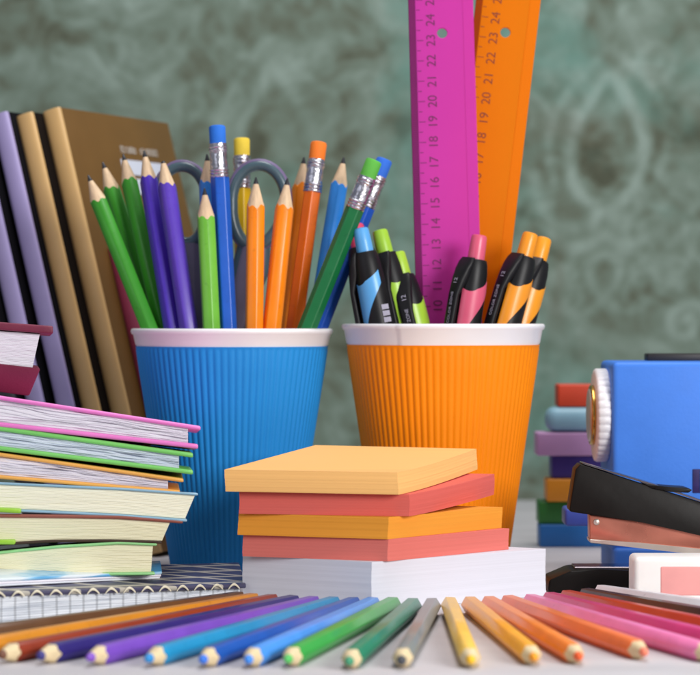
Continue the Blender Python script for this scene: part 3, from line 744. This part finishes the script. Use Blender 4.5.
ns = N.new('ShaderNodeTexNoise'); ns.inputs['Scale'].default_value = 60; mpn = N.new('ShaderNodeMapping'); mpn.inputs['Scale'].default_value = (.3, 1, 18); L.new(tc.outputs['Object'], mpn.inputs[0]); L.new(mpn.outputs[0], ns.inputs['Vector'])
c0 = N.new('ShaderNodeValToRGB'); c0.color_ramp.elements[0].color = lin((186, 192, 202)); c0.color_ramp.elements[0].position = .3; c0.color_ramp.elements[1].color = lin((226, 230, 236)); c0.color_ramp.elements[1].position = .6; L.new(ns.outputs['Fac'], c0.inputs[0])
mx = N.new('ShaderNodeMix'); mx.data_type = 'RGBA'; mx.inputs['B'].default_value = lin((120, 124, 130)); L.new(c0.outputs[0], mx.inputs['A']); L.new(r.outputs[0], mx.inputs['Factor']); L.new(mx.outputs['Result'], b.inputs['Base Color'])
back = Vector((-0.075, 1.0, 0.0))
def flat_line(px_r, px_l, Ya, Yb, z, n=26, z2=None):
    a = Vector(((px_r - HX) * Ya / F, Ya, z)); e = Vector(((px_l - HX) * Yb / F, Yb, z if z2 is None else z2)); e = a + (e - a) * 1.4
    return [a.lerp(e, i / n) for i in range(n + 1)]
t = thing('notebook', 'flat notebook with navy and cream lattice cover and squared pages under the pile', 'notebook', m3(Vector((-46, Yn, 0))), GB)
zt_ = 8.9; zl_ = 13.4; YL = 1000; Yn = 1075
slab('top_cover', flat_line(246, 0, Yn, YL, zt_, z2=zl_), 2.0, 96, cv, t)
la = flat_line(240, 0, Yn + .5, YL, zt_ - 1.9, z2=zl_ - 1.9); lb_ = flat_line(240, 0, Yn + .5, YL, 0.9)
pages('page_block', la, lb_, 94, gp, t, 11, 0.45, 3, inset=.8)
slab('bottom_cover', flat_line(240, 0, Yn, YL, 0.9), 0.85, 96, dbr, t)
# cream stitched cord along the front edge of the cover
bm = bmesh.new(); fl = flat_line(245.5, 0, Yn - .3, YL - .5, zt_ - 1.0, n=60, z2=zl_ - 1.0)
LL = (fl[-1] - fl[0]).length; dirx = (fl[-1] - fl[0]).normalized()
s = 3.0
while s < LL - 5:
    rings = []
    for k in range(9):
        f = k / 8; p = fl[0] + dirx * (s + 6.0 * f) + Vector((0, -1.0 * math.sin(f * PI) - 0.1, -1.0 + 2.1 * math.sin(f * PI)))
        rr = 0.42 + 0.12 * math.sin(f * PI)
        rings.append([m3(p + Vector((0, rr * .55 * math.cos(q), rr * math.sin(q)))) - t.location for q in [2 * PI * w / 8 for w in range(8)]])
    loft(bm, rings); s += 8.9
from_bm('edge_stitching', bm, mat('cream_cord', (226, 218, 194), rough=0.7), t, sharp=60)
# blue and white booklet on it
back = Vector((-0.09, 1.0, 0.0))
ln_ = flat_line(162, 0, 1082, 1016, 13.6, z2=17.2)
t = thing('booklet', 'thin glossy light blue and white booklet lying on the lattice notebook', 'booklet', m3(ln_[0] - Vector((0, 0, 3.1))), GB)
bl = bpy.data.materials.new('blue_white_gloss'); bl.use_nodes = True
nt = bl.node_tree; N = nt.nodes; L = nt.links; b = N['Principled BSDF']; b.inputs['Roughness'].default_value = 0.25
tc = N.new('ShaderNodeTexCoord'); mp = N.new('ShaderNodeMapping'); mp.inputs['Scale'].default_value = (.5, .6, 9); L.new(tc.outputs['Object'], mp.inputs[0])
ns = N.new('ShaderNodeTexNoise'); ns.inputs['Scale'].default_value = 45; ns.inputs['Detail'].default_value = 3; L.new(mp.outputs[0], ns.inputs['Vector'])
cr = N.new('ShaderNodeValToRGB'); cr.color_ramp.elements[0].position = .42; cr.color_ramp.elements[0].color = lin((92, 168, 220)); cr.color_ramp.elements[1].position = .58; cr.color_ramp.elements[1].color = lin((226, 236, 244))
k = cr.color_ramp.elements.new(.5); k.color = lin((158, 206, 236)); L.new(ns.outputs['Fac'], cr.inputs[0]); L.new(cr.outputs[0], b.inputs['Base Color'])
slab('top_cover', ln_, 1.3, 48, bl, t)
ln2 = flat_line(161, 0, 1081, 1015.5, 12.2, z2=15.8); slab('inner_pages', [p + Vector((0, .3, 0)) for p in ln2], 0.9, 47, white_pg, t)
ln3 = flat_line(160, 0, 1081.5, 1015, 11.25, z2=14.8); slab('bottom_cover', ln3, 0.75, 47.5, mat('white_gloss', (226, 230, 238), rough=.3, var=.03), t)

def under(line_top, gap): return [Vector((p.x, p.y, p.z - gap)) for p in line_top]
back = Vector((-0.095, 1.0, -0.075))
tE, lt, lb = book('book', 'closed book with pale green covers and cream pages, lowest thick book of the pile', 'book', [(157, 543), (120, 541.5), (60, 545), (0, 551)], [(155, 572), (110, 572.5), (50, 576), (0, 580.5)], 1.2, 1.3, YR, 0.05, pg, pg, yellow_pg, (153, 151), GB, 16, 0.22, depth=64, seed=2, wave=.15, deep=.5)
tD, lt, lb = book('book', 'closed book with dull red top cover, dark brown back cover and yellowish pages', 'book', [(183, 520), (120, 515.5), (60, 514.5), (0, 514)], [(162, 541), (110, 539.5), (50, 540), (0, 543)], 1.5, 1.1, YR, 0.04, rc, dbr, yellow_pg, (170, 162), GB, 14, 0.22, depth=64, seed=4, wave=.15, deep=.5)
back = Vector((-0.075, 1.0, -0.065))
tC, lt, lb = book('book', 'closed book with pale blue covers and cream pages under the orange notebook', 'book', [(198, 493), (120, 487.5), (0, 482)], [(187, 519), (120, 514), (60, 511), (0, 508.5)], 1.1, 1.2, YR, 0.03, bc, bc, cream_pg, (195, 185), GB, 16, 0.22, depth=64, seed=5, wave=.12, deep=.5)
back = Vector((-0.075, 1.0, -0.036))
book('notebook', 'white paged notebook with orange covers in the upper pile', 'notebook', [(183.5, 478.5), (0, 452.5)], [(180, 490), (0, 475)], 1.7, 1.7, YR, 0.02, og, og, white_pg, (168, 168), GB, 9, 0.9, seed=6, wave=.95, deep=1.7)
back = Vector((-0.075, 1.0, -0.044))
book('notebook', 'white paged notebook with bright green covers under the pink one', 'notebook', [(193, 452.8), (0, 426)], [(193, 470), (0, 446)], 2.1, 2.0, YR, 0.02, gn, gn, blue_pg, (179, 179), GB, 9, 0.9, seed=7, wave=.95, deep=1.7)
back = Vector((-0.075, 1.0, -0.056))
book('notebook', 'white paged notebook with pink covers, top notebook of the pile', 'notebook', [(200.5, 426), (0, 395.5)], [(198, 444), (0, 422)], 1.9, 2.1, YR, 0.02, pk, pk, white_pg, (188, 188), GB, 10, 0.9, seed=8, wave=.95, deep=1.7)
# lime corner tabs
for par, (x1, y1, x0, y0) in ((tC, (21, 510, -90, 504)), (tD, (15, 541, -90, 541)), (tE, (14, 577.5, -90, 582))):
    la = xs_line([(x1, y1 - 1.2), (x0, y0 - 1.2)], YR - 9.5 if par is not tC else YR - 7, 0.02, n=10)
    back = Vector((-0.075, 1, -0.02)); slab('spine_band', la, 2.0, 20, lime, par)
# maroon hard cover book on top
mr = mat('maroon_cloth_cover', (118, 34, 62), rough=0.55, var=0.1, bump=0.2, bscale=900); mrd = mat('maroon_inner', (96, 30, 54), rough=0.6)
back = Vector((-0.135, 1.0, -0.02))
ltp = xs_line([(53, 326), (0, 322)], 1070, 0.02, n=14); lbp = xs_line([(40, 368), (0, 363.5)], 1070, 0.02, n=14)
t = thing('book', 'thick maroon hardcover book with white pages lying on top of the pile', 'book', m3(Vector((ltp[0].x, 1070, 92))), GB)
slab('top_cover', ltp, 3.4, 70, mr, t)
pages('page_block', [p + Vector((-5.6, 0, -3.4)) for p in ltp], [p + Vector((-3.2, 0, 0.1)) for p in lbp], 66, white_pg, t, 22, .25, 9, wave=.06, deep=.3, inset=3.0)
bm = bmesh.new()      # sloping back cover hanging below the pages
rings = []
for q, (x, e) in enumerate(((-95, 0), (0, 0), (30, 0), (40, 0))):
    pass
a = P(40.5, 368.5, 1070); bq = P(27, 396.5, 1070); a2 = P(-95, 353, 1070); b2 = P(-95, 380, 1070)
def mm_(v, dy=0): return m3(v + Vector((0, dy, 0))) - t.location
rbox_bm(bm, [mm_(b2, 7), mm_(bq, 7), mm_(bq + Vector((-9, 0, 0)), 62), mm_(b2, 62), mm_(a2), mm_(a), mm_(a + Vector((-9, 0, 0)), 66), mm_(a2, 66)], 0.8, 2)
from_bm('bottom_cover', bm, mr, t, sharp=40)

# ------------------------------------------------------------------ standing books, back left
def standing(label, px, py_g, Yb, H_, T_, Wd, lean, yaw, m_sp, m_bd, group, cat='book', deco=False, bands=True):
    base = P(px, 400, Yb); base.z = 0
    t = thing('standing_book', label, cat, m3(base), group)
    t.rotation_mode = 'QUATERNION'
    # origin = right bottom spine corner, body extends to local -x (thickness), +y (width), +z (height)
    q = Quaternion((0, 0, 1), math.radians(-yaw)) @ Quaternion((0, 1, 0), math.radians(-lean)); t.rotation_quaternion = q
    t.location = m3(base) + Vector((0, 0, T_ * math.sin(math.radians(lean)) * .001))
    box('page_block', (-T_ + 1.9, -1.9, 3, Wd - 3, 3, H_ - 3), cream_pg, t, bev=0.3)
    bm = bmesh.new()
    rbox_bm(bm, box8(-1.8, 0, 1.5, Wd, 0, H_), 0.6); rbox_bm(bm, box8(-T_, -T_ + 1.8, 1.5, Wd, 0, H_), 0.6)
    from_bm('cover_boards', bm, m_bd, t, sharp=40)
    bm = bmesh.new(); rings = []
    for z in (0.0, 0.8, H_ - .8, H_):
        e = 0.5 if z in (0.0, H_) else 0
        out = []
        for k in range(13):
            a = PI * k / 12; out.append(Vector((-T_ / 2 + (T_ / 2 + .3 - e) * math.cos(a), 1.4 - (2.6 - e) * math.sin(a) ** .7, z)) * .001)
        out += [Vector((-T_ + .3, 3.0, z)) * .001, Vector((-.3, 3.0, z)) * .001]
        rings.append(out)
    loft(bm, rings); from_bm('spine', bm, m_sp, t, sharp=50)
    if deco:
        # hinge groove, printed title and two rows of label fields
        bm = bmesh.new(); rnd = random.Random(5)
        def rect(b_, y0, y1, z0, z1, x=0.22): 
            b_.faces.new([b_.verts.new(Vector(p) * .001) for p in ((x, y0, z0), (x, y1, z0), (x, y1, z1), (x, y0, z1))])
        for (ya, yb) in ((.47 * Wd, .61 * Wd), (.65 * Wd, .82 * Wd)):
            y = ya
            while y < yb:
                w = rnd.uniform(1.0, 1.9); hh = rnd.choice((3.2, 3.8, 3.8)); z = H_ - 21.5
                rect(bm, y, y + .55, z, z + hh); rect(bm, y, y + w, z + hh - .7, z + hh); 
                if rnd.random() < .6: rect(bm, y + w - .3, y + w + .25, z, z + hh, .24)
                if rnd.random() < .5: rect(bm, y, y + w, z, z + .7, .24)
                y += w + .75
        from_bm('title_lettering', bm, mat('grey_print', (190, 180, 168), rough=.6), t)
        bm = bmesh.new()
        for (z0, z1) in ((-34, -25.5), (-45, -36)):
            for (y0, y1) in ((.45, .84),):
                rbox_bm(bm, box8(-.1, .35, y0 * Wd, y1 * Wd, H_ + z0, H_ + z1), .1, 1)
        from_bm('name_label', bm, mat('white_label', (206, 212, 226), rough=.5, var=.03), t)
    return t
gsp = mat('gold_spine', (210, 170, 112), rough=.42, var=.08, vscale=30); gbd = mat('gold_brown_shaded_board', (108, 76, 30), rough=.45, var=.08, vscale=30, bump=.15, bscale=1200)  # board darker than its spine: the grazing light is put into its colour
gdk = mat('gap_shade_brown_board', (20, 13, 9), rough=.8, spec=.1); lsp = mat('lilac_spine', (164, 152, 198), rough=.45, var=.08, vscale=30); ldk = mat('gap_shade_black_board', (12, 11, 16), rough=.8, spec=.1)  # board colours blackened to paint the shade in the gaps between the books
msp = mat('wine_red_board', (136, 48, 76), rough=.5, var=.08)
GS = 'books leaning in a row behind the pile'
HB = 240
LNa, YW = 14.8, 25
pxg = lambda x327, Y: x327 + 0.245 * (HY + H * F / Y - 327)
standing('gold brown book with printed title and white name label on its front', pxg(104, 1290), 0, 1290, HB, 10.4, 118, LNa, YW, gsp, gbd, GS, deco=True)
standing('gold spined book between the lilac books and the titled gold brown book', pxg(75, 1284), 0, 1284, HB - 3, 9.9, 112, LNa, YW, gsp, gdk, GS)
standing('lilac spined book directly left of the two gold books', pxg(49.5, 1280), 0, 1280, HB - 3, 9.6, 112, LNa, YW, lsp, ldk, GS)
standing('lilac spined book nearest the left edge, further left than its lilac twin', pxg(20, 1278), 0, 1278, HB - 5, 9.6, 112, LNa, YW, lsp, ldk, GS)
standing('black spined book cut by the left edge of the picture, left of both lilac books', pxg(-8, 1276), 0, 1276, HB - 9, 10.8, 112, LNa, YW, mat('charcoal_spine', (40, 38, 48), rough=.6), ldk, GS)
standing('short wine red book leaning between the gold brown book and the blue cup', pxg(137, 1302), 0, 1302, 166, 9.0, 80, 15, YW, mat('wine_spine', (156, 54, 84), rough=.5), msp, GS)

# ------------------------------------------------------------------ right: coloured bars
GC = 'coloured bars stacked behind the sharpener'
zz = 0.0
bars = [('bright blue bar at the bottom of the stack, longest to the left', (34, 112, 184), 540, 12.3, 0, 1348),
        ('dark green bar just above the bottom bright blue one', (44, 122, 48), 539, 12.2, 0, 1350),
        ('orange bar between the green and the dark violet bar', (234, 150, 34), 547, 12.4, 0, 1347),
        ('dark violet bar between the orange and the lilac bar', (60, 44, 128), 552, 12.4, 0, 1349),
        ('lilac pink bar in the middle of the stack, sticking out furthest left', (196, 150, 196), 537, 12.6, 0, 1346),
        ('light blue bar with rounded end below the red bar', (140, 184, 202), 547, 13.6, 5.5, 1346),
        ('red bar on top of the stack, left of the white wheel', (206, 66, 34), 558, 12.2, 0, 1350)]
for lb, c, x, hgt, rnd_, Yq in bars:
    x0 = (x - HX) * Yq / F
    t = thing('coloured_bar', lb, 'bar', W(x0, Yq, zz + .02), GC)
    mt_ = mat('bar_%d_%d_%d' % c, c, rough=.45, var=.08, vscale=40)
    box('bar_body', (0, 86, 0, 22, 0, hgt - .08), mt_, t, bev=rnd_ or 1.0, segs=5 if rnd_ else 3)
    zz += hgt
    if True:   # pale label band round the middle of the bar
        box('paper_band', (40, 70, -.25, 22.25, -0.0 + .1, hgt - .18), mat('bar_band', (210, 206, 200), rough=.6), t, bev=.3 if not rnd_ else rnd_)
# ------------------------------------------------------------------ right: rotary sharpener
shb = mat('sharpener_blue_plastic', (66, 128, 226), rough=.5, var=.05, spec=.3, bump=.12, bscale=700)
wht = mat('white_plastic', (232, 229, 232), rough=.4, var=.04); brass = mat('brass_ring', (206, 160, 82), rough=.25, metal=1, var=.1)
Yh = 1190
x0 = (612.5 - HX) * Yh / F; ztp = H - (362 - HY) * Yh / F
t = thing('desk_sharpener', 'blue rotary desk pencil sharpener with ribbed white wheel on its left side', 'sharpener', W(x0 + 30, Yh + 25, 0))
bx0 = -30.0
bm = bmesh.new(); rbox_bm(bm, box8(bx0, bx0 + 64, -25, 33, 11, ztp), 2.6, 4)
body = from_bm('housing', bm, shb, t, sharp=40)
box('base', (bx0 + .5, bx0 + 68, -29, 36, 0, 14), shb, t, bev=1.8, segs=3)
# ribbed wheel (axis along x)
def disc_x(name, x0_, x1_, r_, cz, cy, m, parent, ribs=0, amp=.8, bev=.8, n=None):
    n = n or (ribs * 8 if ribs else 48); bm = bmesh.new(); rings = []
    L_ = x1_ - x0_
    for x, e in ((x0_, bev * 1.4), (x0_ + bev * .35, bev * .4), (x0_ + bev, 0), (x1_ - bev, 0), (x1_, bev)):
        ring = []
        for i in range(n):
            a = 2 * PI * i / n; rr = r_ - e
            if ribs: rr += amp * (abs(math.sin(a * ribs / 2)) ** .7 - .5)
            ring.append(Vector((x, cy + rr * math.cos(a), cz + rr * math.sin(a))) * .001)
        rings.append(ring)
    loft(bm, rings); return from_bm(name, bm, m, parent, sharp=60)
wz = H - (417 - HY) * Yh / F
wl = disc_x('ribbed_wheel', bx0 - 6.6, bx0 + .5, 22.4, wz, 0, wht, t, ribs=36, amp=.55, bev=1.3)
disc_x('brass_ring', bx0 - 8.6, bx0 - 6.0, 14.6, wz, 0, brass, wl, bev=.5)
disc_x('hub', bx0 - 9.2, bx0 - 8.0, 12.8, wz, 0, mat('hub_silver', (206, 204, 206), rough=.35, metal=.6), wl, bev=.6)
box('side_catch', ((566 - HX) * Yh / F - (x0 + 30), bx0 + 2, -20, 0, H - (527 - HY) * Yh / F, H - (509 - HY) * Yh / F), mat('violet_blue_plastic', (66, 88, 184), rough=.4), t, bev=1.5, segs=3)
# window slot and top clamp
sx = (692.5 - HX) * (Yh) / F - (x0 + 30)
box('drawer_slot', (sx, sx + 14, -25.6, -20, H - (493 - HY) * Yh / F, H - (469 - HY) * Yh / F), mat('slot_dark', (44, 34, 96), rough=.5, var=.3, vscale=200), t, bev=.4)
box('slot_frame', (sx + 3.5, sx + 4.5, -26.2, -25.3, H - (492 - HY) * Yh / F, H - (470 - HY) * Yh / F), shb, t, bev=.1)
box('clamp_lever', (bx0 + 21, bx0 + 62, 12, 26, ztp - .3, ztp + 3.6), mat('black_plastic', (30, 26, 28), rough=.5), t, bev=.8)

# ------------------------------------------------------------------ stapler
Yst = 1132
sb = mat('stapler_black', (18, 14, 12), rough=.42, var=.15, spec=.16, bump=.08, bscale=300); chrome = mat('stapler_chrome', (214, 202, 192), rough=.3, metal=.7, var=.08, vscale=80)
cop = mat('copper_magazine', (206, 128, 108), rough=.28, metal=.7, var=.12, vscale=50)
def S2(px, py, dY=0): return P(px, py, Yst + dY)
xh = 820
def line_y(xa, ya, xb, yb, x): return ya + (yb - ya) * (x - xa) / (xb - xa)
t = thing('stapler', 'black stapler with open raised arm and copper toned metal magazine in front of the sharpener', 'stapler', m3(Vector((130, Yst, 0))))
def prism(name, poly, y0, y1, m, bev=.6, par=None, segs=3):
    bm = bmesh.new(); f = []; 
    ra = [m3(Vector((p.x, Yst + y0, p.z))) - t.location for p in poly]; rb_ = [m3(Vector((p.x, Yst + y1, p.z))) - t.location for p in poly]
    loft(bm, [ra, rb_])
    if bev: bmesh.ops.bevel(bm, geom=bm.edges[:], offset=bev * .001, segments=segs, profile=.5, affect='EDGES')
    return from_bm(name, bm, m, par or t, sharp=35)
arm = [S2(579, 463), S2(640, 483), S2(700, 502), S2(770, 527), S2(xh, 548), S2(xh, 572), S2(770, 553), S2(700, 534.5), S2(640, 521), S2(569, 510.5), S2(568, 508), S2(574, 468)]
am = prism('arm', arm, -8, 8, sb, 0.5)
# thin bright line of the top plate and the lifted lip
prism('top_plate', [S2(581, 461.6), S2(640, 479.4), S2(662, 486), S2(700, 499.5), S2(770, 525), S2(770, 526.6), S2(700, 501.2), S2(662, 487.8), S2(640, 481.2), S2(581, 463.4)], -7.6, 7.6, mat('dark_chrome', (128, 120, 124), rough=.22, metal=1), .25, am, 1)
prism('lip', [S2(640, 482.0), S2(662, 485.2), S2(684, 486.6), S2(690, 488.6), S2(686, 491.6), S2(668, 490.6), S2(650, 487.5)], -8.6, 7, sb, .5, am, 2)
prism('magazine', [S2(588.5, 513.5), S2(640, 521), S2(700, 533.5), S2(790, 556), S2(790, 572), S2(700, 548.5), S2(640, 543), S2(589, 538.5)], -6.0, 6.0, cop, .4)
prism('magazine_rail', [S2(588, 537.6), S2(640, 541.5), S2(700, 547.5), S2(790, 568), S2(790, 574.5), S2(700, 553.5), S2(640, 547), S2(589, 541.6)], -7.0, 7.0, chrome, .4)
rv = disc_x('rivet', 0, 1.4, 1.5, 0, 0, chrome, t, n=20, bev=.4); rv.rotation_euler = (0, 0, -PI / 2); rv.location = m3(S2(596.5, 522, -6) - Vector((0, -.8, 0))) - t.location
base = [Vector((88.5, 0, 1.0)), Vector((89.2, 0, 6.0)), Vector((99, 0, 10.2)), Vector((112, 0, 10.9)), Vector((135, 0, 9.4)), Vector((205, 0, 9.4)), Vector((222, 0, 12)), Vector((222, 0, 1.0)), Vector((220, 0, 0.05)), Vector((90, 0, 0.05))]
prism('base', base, -13, 14, sb, 1.0)
prism('anvil_plate', [Vector((101, 0, 10.4)), Vector((101, 0, 11.3)), Vector((128, 0, 11.3)), Vector((128, 0, 10.0))], -8, 9, mat('dark_chrome', (128, 120, 124), rough=.22, metal=1), .2, None, 1)
prism('hinge', [Vector((196, 0, 8)), Vector((196, 0, 24)), Vector((216, 0, 24)), Vector((220, 0, 8))], -9.2, 9.2, sb, 1.0)

# ------------------------------------------------------------------ eraser and its pink panel
Ye = 1076
ex0 = (634 - HX) * Ye / F; ezt = H - (557 - HY) * Ye / F
t = thing('eraser', 'white rounded eraser block with a pink panel on its front, below the stapler', 'eraser', W(ex0, Ye, 0))
box('eraser_body', (0, 62, 0, 22, 0, ezt), mat('eraser_white', (238, 234, 230), rough=.55, var=.04, sss=.1), t, bev=2.4, segs=4)
px0 = (660 - HX) * Ye / F - ex0
box('pink_panel', (px0, 56, -.35, 2, 3.5, H - (566 - HY) * Ye / F), mat('eraser_pink', (232, 158, 154), rough=.6, var=.05, vscale=90), t, bev=.9, segs=3)

# ------------------------------------------------------------------ camera
cam = bpy.data.cameras.new('camera'); co = bpy.data.objects.new('camera', cam); COL.objects.link(co)
co.location = W(0, 0, H); co.rotation_euler = (PI / 2, 0, 0)
cam.sensor_width = 36; cam.lens = F / 700 * 36; cam.shift_y = -(337.5 - HY) / 700
cam.clip_start = 0.05; cam.clip_end = 20
cam.dof.use_dof = True; cam.dof.focus_distance = 1.10; cam.dof.aperture_fstop = cam.lens / 8.6; cam.dof.aperture_blades = 0
SC.camera = co

# ------------------------------------------------------------------ light
w = bpy.data.worlds.new('World'); SC.world = w; w.use_nodes = True
bgn = w.node_tree.nodes['Background']; bgn.inputs[0].default_value = (0.86, 0.90, 1.0, 1); bgn.inputs[1].default_value = 0.22
def area(name, loc, target, sx_, sy_, power, col=(1, 1, 1)):
    l = bpy.data.lights.new(name, 'AREA'); l.shape = 'RECTANGLE'; l.size = sx_; l.size_y = sy_; l.energy = power; l.color = col
    o = bpy.data.objects.new(name, l); COL.objects.link(o); o.location = loc
    o.rotation_euler = (Vector(target) - Vector(loc)).to_track_quat('-Z', 'Y').to_euler(); return o
area('key_softbox', (0.60, -0.92, 0.36), (0.0, 0.0, 0.07), 0.42, 0.32, 9.2, (1, .985, .965))
area('top_softbox', (0.15, -0.02, 1.15), (0, 0.0, 0), 0.8, 0.45, 9.2, (1, 1, 1))
area('left_fill', (-0.8, -0.9, 0.5), (0, 0.1, 0.08), 0.5, 0.5, 1.0, (.86, .9, 1))
SC.view_settings.view_transform = 'Standard'; SC.view_settings.look = 'None'; SC.view_settings.exposure = 0
